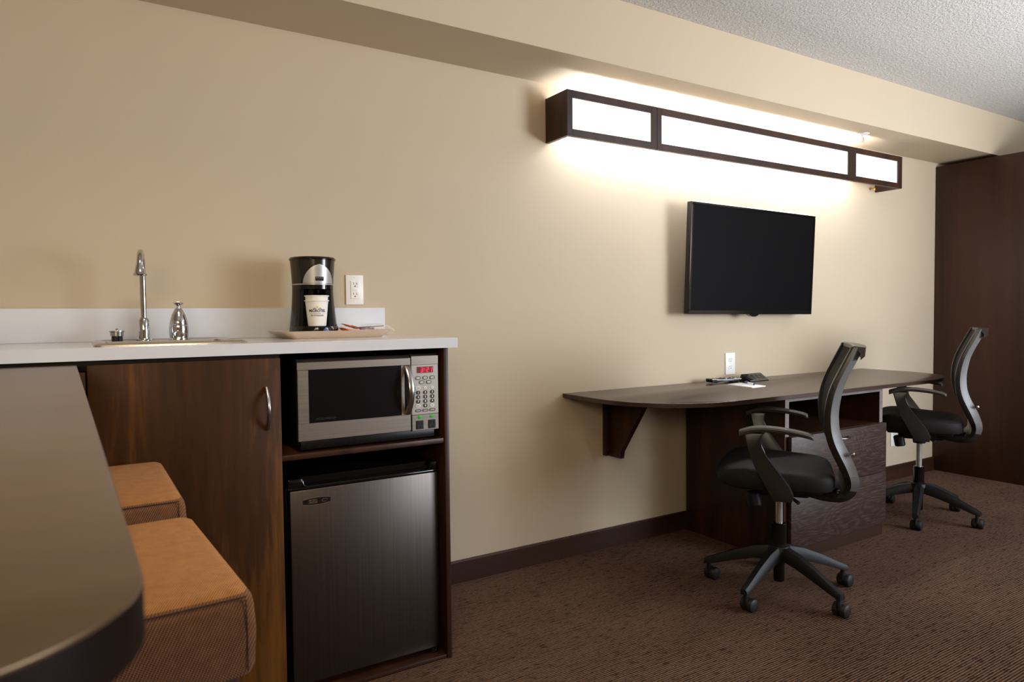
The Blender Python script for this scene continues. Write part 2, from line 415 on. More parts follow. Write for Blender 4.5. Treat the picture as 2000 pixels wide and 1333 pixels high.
# ------------------------------------------------------------------ coffee corner
P = (.74, -.17, 1.0578)
t = tag(MB().loft and (lambda b: (b.loft([rr(.585, .900, -.262, -.078, 1.0582, .02), rr(.583, .902, -.264, -.076, 1.060, .02), rr(.548, .932, -.292, -.046, 1.081, .03), rr(.545, .935, -.295, -.043, 1.083, .03),
      rr(.551, .929, -.289, -.049, 1.083, .03), rr(.587, .898, -.260, -.080, 1.0625, .02)]), b.build('serving_tray', M['tray'], None, P))[1])(MB()),
      'cream plastic tray under the coffee maker on the counter', 'tray')

cx, cy, cz = .684, -.158, 1.0635
P = (cx, cy, cz)
t = thing('coffee_maker', 'black and silver single-cup coffee maker standing on cream tray', 'coffee maker', P)
def circ(r, z, n=48, dy=0, fr=0):  # fr: extra reach of the front
    out = []
    for i in range(n):
        a = 2*PI*i/n; x, y = r*math.cos(a), r*math.sin(a)
        if y < 0: y *= 1+fr
        out.append((cx+x, cy+y+dy, z))
    return out
b = MB(); b.loft([circ(.082, cz, fr=.35), circ(.083, cz+.004, fr=.35), circ(.081, cz+.03, fr=.35), circ(.079, cz+.035, fr=.33)]); b.build('base', M['gloss'], t, P)
# lower column: open at the front for the cup
def csec(r, z, half):
    o = []; n = 40
    for i in range(n+1):
        a = rad(-90+half)+(2*PI-2*rad(half))*i/n; o.append((cx+r*math.cos(a), cy+r*math.sin(a), z))
    for i in range(n+1):
        a = rad(-90-half)-(2*PI-2*rad(half))*i/n; o.append((cx+(r-.016)*math.cos(a)*.9, cy+max((r-.016)*math.sin(a), -.9*r), z) if True else None)
    return o
b = MB(); b.loft([csec(.080, cz+.0352, 42), csec(.074, cz+.09, 42), csec(.0705, cz+.14, 42), csec(.0695, cz+.172, 42)])
b.build('body', M['gloss'], t, P)
b = MB(); b.loft([circ(.0695, cz+.162, fr=.12), circ(.0700, cz+.176, fr=.12)]); b.build('brew_head', M['gloss'], t, P)
b = MB(); b.loft([circ(.0708, cz+.1765, fr=.12), circ(.0708, cz+.1805, fr=.12)]); b.build('silver_band', M['silver'], t, P, label='thin silver band')
b = MB(); b.loft([circ(.0698, cz+.181, fr=.12), circ(.0728, cz+.23, fr=.10), circ(.0755, cz+.262, fr=.08)]); b.build('water_tank', M['olive'], t, P, label='smoked dark upper tank')
b = MB(); b.loft([circ(.0785, cz+.2622, fr=.08), circ(.0790, cz+.266, fr=.08), circ(.0755, cz+.272, fr=.08), circ(.05, cz+.2755), circ(.01, cz+.2765)]); b.build('lid', M['gloss'], t, P)
def onbody(u, z, lift):     # u = angle from the front, z = height above the foot
    r = (.0698+(z-.181)*.0705+lift); fr = .12-.02*(z-.181)/.05
    return (cx+r*math.sin(u), cy-r*math.cos(u)*(1+fr), cz+z)
b = MB(); rows = []
for k in range(15):
    z = .1812+.0645*k/14; w = rad(43)*max(.004, (1-(k/14)**1.75))**.62
    rows.append([onbody(lerp(-w, w, i/16), z, .0035) for i in range(17)])
b.loft(rows, closed=False); rows2 = [[onbody(lerp(-1, 1, i/16)*rad(43)*max(.004, (1-(k/14)**1.75))**.62, .1812+.0645*k/14, .0005) for i in range(17)] for k in range(15)]
edge = [r[0] for r in rows]+[r[-1] for r in rows[::-1]]; edge2 = [r[0] for r in rows2]+[r[-1] for r in rows2[::-1]]
b.loft([edge, edge2], cap=False); fa = b.build('front_panel', M['silver'], t, P, label='silver arched front panel')
b = MB(); b.loft([[onbody(u, z, .0042) for u, z in rrect(-.19, .19, .1895, .2030, .004, 3)], [onbody(u, z, .0052) for u, z in rrect(-.19, .19, .1895, .2030, .004, 3)]]); b.mat(M['badge'])
for f in b.bm.faces: f.material_index = 0
b.mat(M['greyprint'])
for k in range(4):
    u = -.13+.087*k; b.loft([[onbody(u+du, z, .0054) for du, z in ((-.03, .1975), (.03, .1975), (.03, .2005), (-.03, .2005))], [onbody(u+du, z, .0057) for du, z in ((-.03, .1975), (.03, .1975), (.03, .2005), (-.03, .2005))]])
b.build('badge', None, fa, P, label='small dark badge')
a0 = rad(0); sp = (cx+.010, cy-.109, cz+.019)
b = MB().lathe([(.0085, 0), (.0085, .003), (.006, .005), (.001, .0055)], (sp[0], sp[1], sp[2]), 20, (0.05, -1, .1)); b.build('switch', M['bluesw'], t, P, label='round blue switch')

def cup(name, z0, rim_z, label, logo):
    x0, y0 = .6765, -.228
    P = (x0, y0, z0)
    h = rim_z-z0; r0, r1 = .0293, .0388
    o = thing(name, label, 'cup', P, 0, 'paper cups in the coffee maker')
    n = 96
    def ring(r, z, rib=0.0): return [(x0+(r+rib*(i % 2))*math.cos(2*PI*i/n), y0+(r+rib*(i % 2))*math.sin(2*PI*i/n), z) for i in range(n)]
    b = MB(); b.loft([ring(r0-.001, z0+.004), ring(r0, z0), ring(r0+.0006, z0+.003, .0004), ring(r1-.0012, rim_z-.004, .0004), ring(r1-.0018, rim_z-.003), ring(r1-.004, rim_z-.004), ring(r0-.002, z0+.006)])
    b.build('cup_wall', M['cup'], o, P, 40)
    b = MB(); b.lathe([(r1-.002, rim_z-.0042), (r1+.0014, rim_z-.0038), (r1+.0024, rim_z-.002), (r1+.0016, rim_z), (r1-.002, rim_z-.001)], (x0, y0, 0), 48, cap=False); b.build('rim', M['cup'], o, P)
    if logo:
        ac = rad(256)
        def on(v, zc, lift=.0008):
            z = zc+v[1]; r = lerp(r0, r1, (z-z0)/h)+lift+v[2]; a = ac+v[0]/.036
            return (x0+r*math.cos(a), y0+r*math.sin(a), z)
        b = MB()
        b.mat(M['navy']).text('MICROTEL', .0125, lambda v: on(v, 1.1505), bold=.00025)
        b.mat(M['greyprint']).text('INN & SUITES', .0042, lambda v: on(v, 1.1415))
        b.mat(M['navy']).text('BY WYNDHAM', .0068, lambda v: on(v, 1.1345))
        b.mat(M['greyprint'])
        for sx in (-1, 1):
            ring2 = [(sx*.016, .0003, 0), (sx*.026, .0003, 0), (sx*.026, -.0003, 0), (sx*.016, -.0003, 0)]
            b.loft([[on(v, 1.1415) for v in ring2], [on((v[0], v[1], .0003), 1.1415) for v in ring2]])
        b.mat(M['yellow'])
        sun = [(.0032*math.cos(2*PI*i/16)+.0005, .0128+.0032*math.sin(2*PI*i/16), 0) for i in range(16)]
        b.loft([[on(v, 1.1505) for v in sun], [on((v[0], v[1], .0003), 1.1505) for v in sun]])
        b.mat(M['navy'])
        for sx in (-1, 1):
            for p in ([(.003, .0068), (.0095, .0108), (.0100, .0098), (.0055, .0062)], [(.0085, .0068), (.0135, .0092), (.0140, .0083), (.0105, .0062)]):
                q = [(sx*u+.0005, v, 0) for u, v in p]
                b.loft([[on(v, 1.1505) for v in q], [on((v[0], v[1], .0003), 1.1505) for v in q]])
        b.build('logo', None, o, P, label='navy and yellow printed hotel logo')
    return o
cup('paper_cup', 1.0992, 1.1870, 'outer white paper cup with the printed logo, lower rim of the nested pair', True)
cup('paper_cup', 1.1152, 1.2030, 'inner white paper cup nested inside, its plain rim on top', False)

# sachets on the tray
def pillow(b, c, l, w, th, rz, tilt, n=8, roll_=0):
    mt = Matrix.Translation(c) @ Matrix.Rotation(rz, 4, 'Z') @ Matrix.Rotation(tilt, 4, 'Y') @ Matrix.Rotation(roll_, 4, 'X')
    for sg in (1, -1):
        rows = []
        for i in range(n+1):
            u = -1+2*i/n
            rows.append([tuple(mt @ Vector((u*l/2, v*w/2*(1-.05*(1-u*u)), sg*th/2*(1-u**4)*(1-v**4)+.0012*math.sin(9*u+5*v)*(1-.8*u*u)))) for v in [-1+2*j/n for j in range(n+1)]])
        b.loft(rows, closed=False)
    bmesh.ops.remove_doubles(b.bm, verts=b.bm.verts[:], dist=.0004)
    return b
P = (.790, -.20, 1.0640)
t = thing('condiment_packet', 'orange condiment packet leaning against the coffee maker foot', 'packet', P, 0, 'orange packets on the tray')
b = pillow(MB(), (.788, -.222, 1.0790), .064, .05, .010, .1, .40); b.build('pouch', M['packet'], t, P)
MB().box(.004, .014, -.02, .02, .0050, .0060, 0, 1, Matrix.Translation((.788, -.222, 1.0790)) @ Matrix.Rotation(.1, 4, 'Z') @ Matrix.Rotation(.40, 4, 'Y')).build('printed_stripe', M['paper'], t, P, label='pale printed stripe')
P = (.822, -.165, 1.0640)
t = thing('condiment_packet', 'orange condiment packet propped up with its corner pointing left', 'packet', P, 0, 'orange packets on the tray')
b = pillow(MB(), (.820, -.165, 1.0935), .078, .05, .006, -.1, .30); b.build('pouch', M['packet'], t, P)
MB().box(-.012, .012, -.02, .02, .0042, .0052, 0, 1, Matrix.Translation((.828, -.165, 1.091)) @ Matrix.Rotation(-.1, 4, 'Z') @ Matrix.Rotation(.30, 4, 'Y')).build('printed_stripe', M['paper'], t, P, label='pale printed stripe')
P = (.862, -.205, 1.0630)
t = thing('sweetener_packet', 'pink paper sweetener packet with blue lettering lying on tray', 'packet', P)
b = pillow(MB(), (.862, -.205, 1.0790), .072, .046, .006, .08, 0, roll_=.66); b.build('pouch', M['pink'], t, P)
mt = Matrix.Translation((.862, -.2070, 1.0815)) @ Matrix.Rotation(.08, 4, 'Z') @ Matrix.Rotation(.66, 4, 'X')
b = MB()
for k in range(9):
    x = -.026+.0062*k; b.box(x, x+.0045, .004, .0125-.003*(k % 3 == 1), -.0005, .0012, 0, 1, mt)
b.build('lettering', M['blue'], t, P, label='blue lettering band')
b = MB().tube([(.815, -.20, 1.0893), (.87, -.205, 1.0925), (.926, -.20, 1.0955)], .0022, 8, (1, .6))
tag(b.build('stir_stick', M['brown'], None, (.87, -.2, 1.09)), 'thin brown stir stick lying across the packets on the tray', 'stir stick')
b = pillow(MB(), (.895, -.17, 1.088), .11, .09, .030, -.12, -.02, 10)
b.tube([(.945, -.17, 1.097), (.955, -.175, 1.094), (.964, -.18, 1.085), (.975, -.185, 1.077)], [.0035, .003, .0035, .002], 6)
tag(b.build('plastic_wrapper', M['clear'], None, (.89, -.17, 1.065)), 'crumpled clear plastic wrapper at the right end of the tray', 'wrapper')

# ------------------------------------------------------------------ wall outlets
def outlet(x0, x1, z0, z1, label, gfci=False):
    xm, zm = (x0+x1)/2, (z0+z1)/2; P = (xm, -.0006, zm); w, h = x1-x0, z1-z0
    t = thing('wall_outlet', label, 'outlet', P, 0, 'white wall outlets')
    MB().box(x0, x1, -.0068, -.0006, z0, z1, .002).build('cover_plate', M['plate'], t, P)
    for s in (-1, 1): MB().lathe([(.003, 0), (.003, .0008), (.0015, .0012)], (xm, -.0068, zm+s*.41*h), 12, (0, -1, 0)).build('screw', M['plate'], t, P)
    if gfci:
        MB().box(xm-.0165, xm+.0165, -.0095, -.0066, zm-.0335, zm+.0335, .001).build('insert', M['plate'], t, P)
    for s in (-1, 1):
        zc = zm+s*.0195; yf = -.0098 if gfci else -.0085
        b = MB(); b.mat(M['plate'])
        b.prism(rrect(xm-.014, xm+.014, zc-.0125, zc+.0125, .006 if not gfci else .002, 4), lambda p: (p[0], -.0066, p[1]), lambda p: (p[0], yf, p[1]))
        b.mat(M['slot'])
        b.box(xm-.0072, xm-.0052, yf-.0004, yf+.001, zc+.001, zc+.0085); b.box(xm+.0052, xm+.0072, yf-.0004, yf+.001, zc+.001, zc+.0075)
        b.lathe([(.0026, 0), (.0026, .0005)], (xm, yf, zc-.0055), 10, (0, -1, 0))
        b.build('receptacle', None, t, P)
    if gfci:
        MB().box(xm-.008, xm+.008, -.0106, -.0094, zm-.0032, zm-.0005, .0003, 1).build('test_button', M['plate'], t, P); MB().box(xm-.008, xm+.008, -.0106, -.0094, zm+.0005, zm+.0032, .0003, 1).build('reset_button', M['plate'], t, P)
outlet(.853, .922, 1.176, 1.2895, 'white wall outlet above the counter beside the coffee maker', True)
outlet(2.962, 3.037, .795, .9125, 'white wall outlet just above the desk behind the notepad')
outlet(4.575, 4.647, .225, .34, 'white wall outlet low on the wall behind the far chair')

# ------------------------------------------------------------------ microwave
fyw = -.555
P = (.746, -.34, .7318)
t = thing('microwave', 'stainless and black microwave oven on the cabinet shelf', 'microwave', P)
b = MB(); b.box(.5235, .971, -.535, -.10, .752, 1.0035, .003)
b.box(.530, .965, -.53, -.12, .742, .753)
for x in (.555, .94):
    for y in (-.5, -.15): b.lathe([(.012, 0), (.013, .011)], (x, y, .7318), 14)
b.build('body', M['black'], t, P)
# vent strip below the door
b = MB(); b.box(.5295, .9585, -.549, -.53, .7395, .7655, .001)
for k in range(11): b.box(.545+.038*k, .553+.038*k, -.5505, -.548, .7445, .7475)
b.build('vent_strip', M['black'], t, P)
dr = MB()
dr.mat(M['steel'])
def fpan(b, x0, x1, z0, z1, y0=-.535, y1=fyw, bev=.001): b.box(x0, x1, y1, y0, z0, z1, bev, 1)
fpan(dr, .5215, .554, .8172, .9748); fpan(dr, .844, .8755, .8160, .9745)
fpan(dr, .5210, .8755, .7655, .8168)
dr.xprism([(fyw, .9752), (-.535, .9752), (-.535, 1.0055), (-.541, 1.0052), (fyw, .9965)], .5212, .8755)
dr = dr.build('door', None, t, P)
MB().box(.554, .844, -.5535, -.536, .817, .9748).build('window', M['glass'], dr, P)
b = MB().text('MICROFRIDGE', .0095, lambda v: (.603+v[0], -.5537-v[2], .8275+v[1]), shear=.3)
b.build('lettering', M['dimprint'], dr, P, label='faint grey lettering')
pts = []
for k in range(17):
    u = k/16; pts.append((.8635, fyw-.002-.034*math.sin(PI*u)**.8, lerp(.8215, .9705, u)))
b = MB(); rings = []
for k, p in enumerate(pts):
    w = .0085; th = .0032; q0, q1 = Vector(pts[max(k-1, 0)]), Vector(pts[min(k+1, 16)]); d_ = (q1-q0).normalized(); nn = Vector((0, -d_.z, d_.y))
    rings.append([tuple(Vector(p)+nn*a+Vector((x, 0, 0))) for x, a in ((-w, -th), (w, -th), (w, th), (w*.6, th*1.6), (-w*.6, th*1.6), (-w, th))])
b.loft(rings); b.build('handle', M['nickel'], dr, P, label='bowed bright metal handle')
MB().box(.8555, .8712, -.5556, -.5546, .8225, .9695).build('handle_recess', M['gloss'], dr, P)
cp = MB(); cp.mat(M['steel'])
fpan(cp, .8790, .9722, .7622, .8134)
cp.xprism([(fyw, .9742), (-.535, .9742), (-.535, 1.0075), (-.541, 1.0072), (fyw, 1.0015)], .8790, .9722)
cp.mat(M['panel']); fpan(cp, .8790, .9722, .8140, .9736)
cp = cp.build('control_panel', None, t, P)
b = MB(); b.mat(M['redglass']); b.box(.8977, .9543, -.5560, -.5545, .9475, .9672); b.mat(M['led'])
# seven-segment 3:21
SEG = {'3': 'abgcd', '2': 'abged', '1': 'bc'}
def digit(ch, x, z, w=.0075, h=.0145, th=.0019):
    m = z+h/2
    R_ = dict(a=(x, x+w, z+h-th, z+h), d=(x, x+w, z, z+th), g=(x, x+w, m-th/2, m+th/2), f=(x, x+th, m, z+h), b=(x+w-th, x+w, m, z+h), e=(x, x+th, z, m), c=(x+w-th, x+w, z, m))
    for sname in SEG[ch]:
        x0, x1, z0, z1 = R_[sname]; sh = (z0+z1)/2-z
        b.box(x0+.15*sh, x1+.15*sh, -.5566, -.5558, z0, z1)
digit('3', .9105, .9500); digit('2', .9295, .9500); digit('1', .9420, .9500)
for z in (.954, .960): b.box(.9232, .9255, -.5566, -.5558, z, z+.0025)
b.build('display', None, cp, P, label='red clock display reading 3:21')
def button(x, z, w, h, m, txt=None, tm=None, sz=.009, bars=0, r=None):
    b = MB(); b.mat(m); r = r if r is not None else min(w, h)*.49
    b.prism(rrect(x-w/2, x+w/2, z-h/2, z+h/2, r, 5), lambda p: (p[0], -.5548, p[1]), lambda p: (p[0], -.5566, p[1]))
    if txt: b.mat(tm); b.text(txt, sz, lambda v: (x+v[0], -.5568-v[2], z+v[1]), bold=.0003)
    if bars:
        b.mat(tm)
        for k in range(bars):
            zz = z+(k-(bars-1)/2)*h*.32; b.box(x-w*.3, x+w*.3, -.5570, -.5564, zz-h*.08, zz+h*.08)
    b.build('button', None, cp, P)
for x, z in ((.9010, .9317), (.9258, .9314), (.9506, .9312), (.9136, .9174), (.9383, .9171)): button(x, z, .0185, .0115, M['greybtn'], None, M['plate'], bars=2)
button(.9010, .8996, .0165, .0115, M['whitebtn'], None, M['greyprint'], bars=2)
button(.9261, .8994, .0095, .0095, M['whitebtn'], None); button(.9509, .8992, .0095, .0095, M['whitebtn'], None)
for x, sg in ((.9261, 1), (.9509, -1)):
    b = MB(); b.prism([(x-.002, .8994-sg*.0018), (x+.002, .8994-sg*.0018), (x, .8994+sg*.0018)], lambda p: (p[0], -.5565, p[1]), lambda p: (p[0], -.5570, p[1])); b.build('arrow_mark', M['slot'], cp, P)
for k in range(9):
    button(.9009+.0246*(k % 3), .8847-.01435*(k//3), .0142, .0118, M['darkbtn'], str(k+1), M['plate'])
button(.9251, .8418, .0142, .0118, M['darkbtn'], '0', M['plate'])
button(.9003, .8423, .0160, .0108, M['whitebtn'], None, M['greyprint'], bars=2); button(.9495, .8413, .0160, .0108, M['whitebtn'], None, M['greyprint'], bars=1)
for x in (.9005, .9250, .9496): button(x, .8268, .0205, .0085, M['greybtn'], None, M['plate'], bars=1, r=.0035)
for x, xs in ((.9063, .9055), (.9475, .9478)):
    b = MB().lathe([(.0058, 0), (.0055, .002), (.003, .0038), (.0005, .0042)], (x, fyw, .8062), 16, (0, -1, 0)); b.build('indicator_light', M['green'], cp, P, label='green indicator light')
    b = MB(); b.mat(M['matblack']); b.box(xs-.0118, xs+.0118, -.5585, -.5545, .7672, .7948, .001, 1); b.mat(M['slot'])
    b.mat(M['black']); b.box(xs-.0065, xs-.0040, -.5589, -.558, .782, .7905); b.box(xs+.0040, xs+.0065, -.5589, -.558, .782, .7895); b.lathe([(.0028, 0), (.0028, .0005)], (xs, -.5585, .7745), 12, (0, -1, 0))
    b.build('socket', None, cp, P, label='black power socket')
# ------------------------------------------------------------------ refrigerator
P = (.735, -.30, .0137)
t = thing('mini_fridge', 'compact refrigerator with dark stainless door under the microwave', 'refrigerator', P)
b = MB(); b.box(.4945, .9755, -.488, -.07, .03, .650, .004)
for x in (.53, .94):
    for y in (-.46, -.11): b.lathe([(.016, 0), (.014, .017)], (x, y, .0137), 16)
b.build('body', M['black'], t, P)
dr = MB(); dr.mat(M['steelv']); dr.box(.4975, .9768, -.535, -.492, .0325, .6185, .006)
dr = dr.build('door', None, t, P)
b = MB(); b.loft([[(x, y, z) for x, z in rrect(.4938, .9770, .619, .6525, .008, 4)] for y in (-.492, -.512)])
b.box(.4938, .9770, -.5355, -.512, .619, .6262, .003); b.box(.4938, .5346, -.5355, -.512, .626, .6525, .003); b.box(.9530, .9770, -.5355, -.512, .626, .6525, .003)
b.tube([(.5346, -.532, .6495), (.5390, -.533, .632), (.5485, -.5345, .6265), (.9390, -.5345, .6265), (.9490, -.533, .632), (.9530, -.532, .6495)], .0022, 8)
b.build('handle', M['gloss'], dr, P, label='glossy black recessed grip along the door top')
b = MB(); b.mat(M['badge'])
pl = [(.5335, .5735), (.5335, .5875)]+[(lerp(.5335, .6185, k/8), .5875+.004*math.sin(PI*k/8)) for k in range(1, 8)]+[(.6185, .5875), (.6185, .5735)]+[(lerp(.6185, .5335, k/8), .5735-.004*math.sin(PI*k/8)) for k in range(1, 8)]
b.yprism(pl, -.5345, -.5368); b.mat(M['badgetext'])
b.tube([(x, -.5368, z) for x, z in pl+pl[:1]], .0006, 6)
b.text('MICRO', .0078, lambda v: (.5635+v[0], -.5370-v[2], .5838+v[1]), shear=.3); b.text('FRIDGE', .0078, lambda v: (.5645+v[0], -.5370-v[2], .5770+v[1]), shear=.3)
b.tube([(.600+.009*math.cos(a*.2+.4), -.5369, .5802+.004*math.sin(a*.2+.4)) for a in range(26)], .0006, 6)
b.build('badge', None, dr, P, label='small black oval badge')
MB().box(.945, .972, -.533, -.50, .0165, .0315, .004).build('hinge', M['gloss'], t, P)

# ------------------------------------------------------------------ bar table and stools (left foreground)
P = (-.3, -1.45, 0)
t = thing('bar_table', 'tall brown laminate table with rounded corner in the left foreground', 'table', P)
zt1, zt0 = 1.017, .993
out = [(-.0186, -.578), (.0189, -2.245)]
out += [(-.0611+.08*math.cos(rad(a)), -2.245+.08*math.sin(rad(a))) for a in range(-6, -91, -6)]
out += [(-.56+.08*math.cos(rad(a)), -2.245+.08*math.sin(rad(a))) for a in range(-90, -181, -6)]
out += [(-.64, -.578)]
b = MB(); b.mat(M['tabedge']); b.zprism(out, zt0, zt1-.0012)
def inset(poly, d):
    c = Vector((-.31, -1.45)); return [(p[0]-d*(1 if p[0] > c.x else -1), p[1]-d*(1 if p[1] > c.y else -1)) for p in poly]
b.mat(M['table']); b.loft([[(*p, zt1-.0012) for p in out], [(*p, zt1-.0004) for p in inset(out, .0006)], [(*p, zt1) for p in inset(out, .0016)]])
b.build('tabletop', None, t, P)
b = MB(); b.box(-.58, -.50, -2.0, -.75, .02, .95, .004); b.box(-.58, -.12, -1.98, -1.92, .95, zt0, .003); b.box(-.58, -.12, -.80, -.74, .95, zt0, .003); b.box(-.66, -.42, -2.05, -.70, 0, .03, .004)
b.build('support_leg', M['wood'], t, P)

def make_stool(loc, rz, label):
    t = thing('bar_stool', label, 'stool', loc, rz, 'orange stools at the bar table')
    w, d, z0, z1, r = .226, .219, .653, .771, .022
    # rounded upholstered block with a slight crown
    b = MB(); n = 10
    rings = []
    prof = [(0.012, z0), (.003, z0+.004), (0, z0+.012), (-.002, (z0+z1)/2), (0, z1-.024), (.002, z1-.014), (.007, z1-.006), (.014, z1-.0015), (.022, z1), (.08, z1+.003), (.15, z1+.004), (.20, z1+.0045)]
    for ins, z in prof:
        rings.append([(x, y, z) for x, y in rrect(-w+ins, w-ins, -d+ins, d-ins, max(.004, r-ins*.2 if ins < .03 else .012), 5)])
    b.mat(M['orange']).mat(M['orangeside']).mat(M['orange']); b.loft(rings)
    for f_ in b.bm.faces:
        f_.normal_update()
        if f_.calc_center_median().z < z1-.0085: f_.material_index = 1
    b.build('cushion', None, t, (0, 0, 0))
    e = .0006
    for s in (-1, 1):
        b = MB(); b.tube([(-w+.012, s*(d-.0032), z1-.0095), (0, s*(d-.0032), z1-.0095), (w-.014, s*(d-.0032), z1-.0095)], .0010, 6)
        b.tube([(w-.015, s*(d+e), z1-.012), (w-.014, s*(d+.0015), z1-.05), (w-.014, s*(d+e), z0+.01)], .0007, 6)
        b.build('seam', M['seam'], t, (0, 0, 0), label='dark stitched seam')
    b = MB(); b.box(-w+.02, w-.02, -d+.02, d-.02, .60, z0+.001, .004); b.build('seat_rail', M['wood'], t)
    for sx in (-1, 1):
        for sy in (-1, 1):
            b = MB(); x, y = sx*(w-.045), sy*(d-.045)
            b.loft([[(x+sx*o_+a*.018, y+sy*o_+c*.018, z) for a, c in ((-1, -1), (1, -1), (1, 1), (-1, 1))] for z, o_ in ((0, .018), (.605, 0))]); b.build('leg', M['wood'], t)
    b = MB()
    for s in (-1, 1): b.box(-w+.05, w-.05, s*(d-.032)-.008, s*(d-.032)+.008, .25, .275, .003)
    for s in (-1, 1): b.box(s*(w-.032)-.008, s*(w-.032)+.008, -d+.05, d-.05, .29, .315, .003)
    b.build('footrest', M['wood'], t)
    return t
s1 = make_stool((-.0525, -1.431, 0), rad(3.1), 'orange fabric bar stool nearest the viewer, beside the table')
dup(s1, (-.0625, -.848, 0), rad(.6), 'orange fabric bar stool farther back, against the cabinet door')

# ------------------------------------------------------------------ desk
P = (3.05, -.32, .7473)
zd0, zd1 = .7473, .7658
dx0, dx1, dyf = 1.872, 4.243, -.652
out = [(dx0, -.0008), (dx0, -.24)]
def sq(cx_, cy_, rx, ry, a0, a1, n=14): return [(cx_+rx*math.copysign(abs(math.cos(rad(a)))**.9, math.cos(rad(a))), cy_+ry*math.copysign(abs(math.sin(rad(a)))**.9, math.sin(rad(a)))) for a in [lerp(a0, a1, k/n) for k in range(n+1)]]
out += sq(dx0+.45, -.24, .45, dyf*-1-.24, 180, 270)[1:]
out += sq(dx1-.45, -.24, .45, dyf*-1-.24, 270, 360)
out += [(dx1, -.0008)]
b = MB(); b.mat(M['edge']); b.zprism(out, zd0, zd1-.001)
def inset2(poly, d): return [(p[0]-d*(1 if p[0] > 3.05 else -1), p[1]+(d if p[1] < -.1 else 0)) for p in poly]
b.mat(M['desk']); b.loft([[(*p, zd1-.001) for p in out], [(*p, zd1) for p in inset2(out, .0015)]])
tag(b.build('desk', None, None, P), 'long dark laminate desk with rounded ends along the wall', 'desk')

P = (3.04, -.3, 0)
t = thing('drawer_pedestal', 'dark wood drawer pedestal carrying the middle of the desk', 'drawer unit', P)
px0, px1, pyf = 2.652, 3.418, -.612
MB().box(px0, px0+.026, pyf+.002, -.0165, .0, zd0-.0005).build('side_panel', M['woodred'], t, P)
MB().box(px1-.026, px1, pyf+.002, -.0165, .0, zd0-.0005).build('side_panel', M['woodred'], t, P)
b = MB(); b.box(px0, px0+.026, pyf-.001, pyf+.0018, .572, zd0-.0005); b.box(px1-.026, px1, pyf-.001, pyf+.0018, .572, zd0-.0005); b.box(px0+.026, px1-.026, pyf-.001, pyf+.02, zd0-.019, zd0-.0005)
b.build('face_edge', M['greyedge'], t, P, label='pale grey edge strip around the open shelf')
b = MB(); b.box(px0+.0265, px1-.0265, pyf+.021, -.03, .729, zd0-.0006); b.box(px0+.0265, px1-.0265, -.03, -.0168, .05, .729); b.build('carcass', M['woodred'], t, P)
MB().box(px0+.0265, px1-.0265, pyf+.004, -.031, .553, .5705).build('shelf', M['woodred'], t, P)
MB().box(px0+.001, px1-.003, pyf-.006, pyf+.0015, 0, .058).build('plinth', M['base'], t, P)
for z0, z1 in ((.3255, .5695), (.0615, .3225)):
    d = MB().box(px0+.020, px1+.004, pyf-.020, pyf-.0015, z0, z1, .0012).build('drawer', M['drawer'], t, P)
    pts = [(lerp(2.994, 3.098, k/12), pyf-.020-.028*math.sin(PI*k/12)**.6, z1-.038) for k in range(13)]
    MB().tube(pts, .0055, 10).build('handle', M['nickel'], d, P, label='bowed satin metal pull')

P = (2.14, -.02, .6)
b = MB(); b.xprism([(-.0012, zd0-.0006), (-.0012, .449), (-.105, .449), (-.108, .483), (-.292, zd0-.0006)], 2.128, 2.152, .0015)
t = thing('desk_bracket', 'dark wood gusset bracket under the left end of desk', 'bracket', P)
b.build('gusset', M['woodred'], t, P)
for x in (2.106, 2.1525): MB().box(x, x+.0215, -.026, -.0012, .452, zd0-.0006, .001).build('wall_cleat', M['woodred'], t, P)
MB().lathe([(.005, 0), (.005, .001), (.001, .0015)], (2.1170, -.026, .482), 10, (0, -1, 0)).build('screw', M['brass'], t, P)

# things on the desk
def onmt(loc, rz): return Matrix.Translation(loc) @ Matrix.Rotation(rz, 4, 'Z')
mt = onmt((2.838, -.098, zd1), rad(-5)); P = (2.838, -.098, zd1)
t = thing('remote_control', 'black and silver remote control lying on desk under the outlet', 'remote control', P)
b = MB(); prof = [(-.100, .0200), (-.094, .0060), (-.070, .0030), (-.035, .0090), (.02, .0120), (.050, .0030), (.060, .0005), (.085, .0005), (.090, .0080), (.104, .0120), (.104, .0180), (-.07, .0245), (-.097, .0255)]
b.prism(prof, lambda p: mt @ Vector((p[0], -.024, p[1])), lambda p: mt @ Vector((p[0], .024, p[1])), .002); b.build('body', M['gloss'], t, P)
b = MB(); b.box(-.066, .104, -.0252, .0252, .0150, .0200, .001, 1, mt); b.build('side_trim', M['silver'], t, P, label='silver side trim')
b = MB()
cols = ['packet', 'green', 'blue', 'greybtn', 'darkbtn', 'darkbtn']
for i in range(10):
    for j in range(3):
        b.mat(M[['packet', 'whitebtn', 'yellow'][j] if i == 0 else ('whitebtn' if (i+j) % 4 == 0 else 'darkbtn')])
        b.box(-.062+i*.016, -.052+i*.016, -.017+j*.012, -.009+j*.012, .020, .0275-.0006*i, .001, 1, mt)
b.build('keypad', None, t, P, label='small coloured keys')

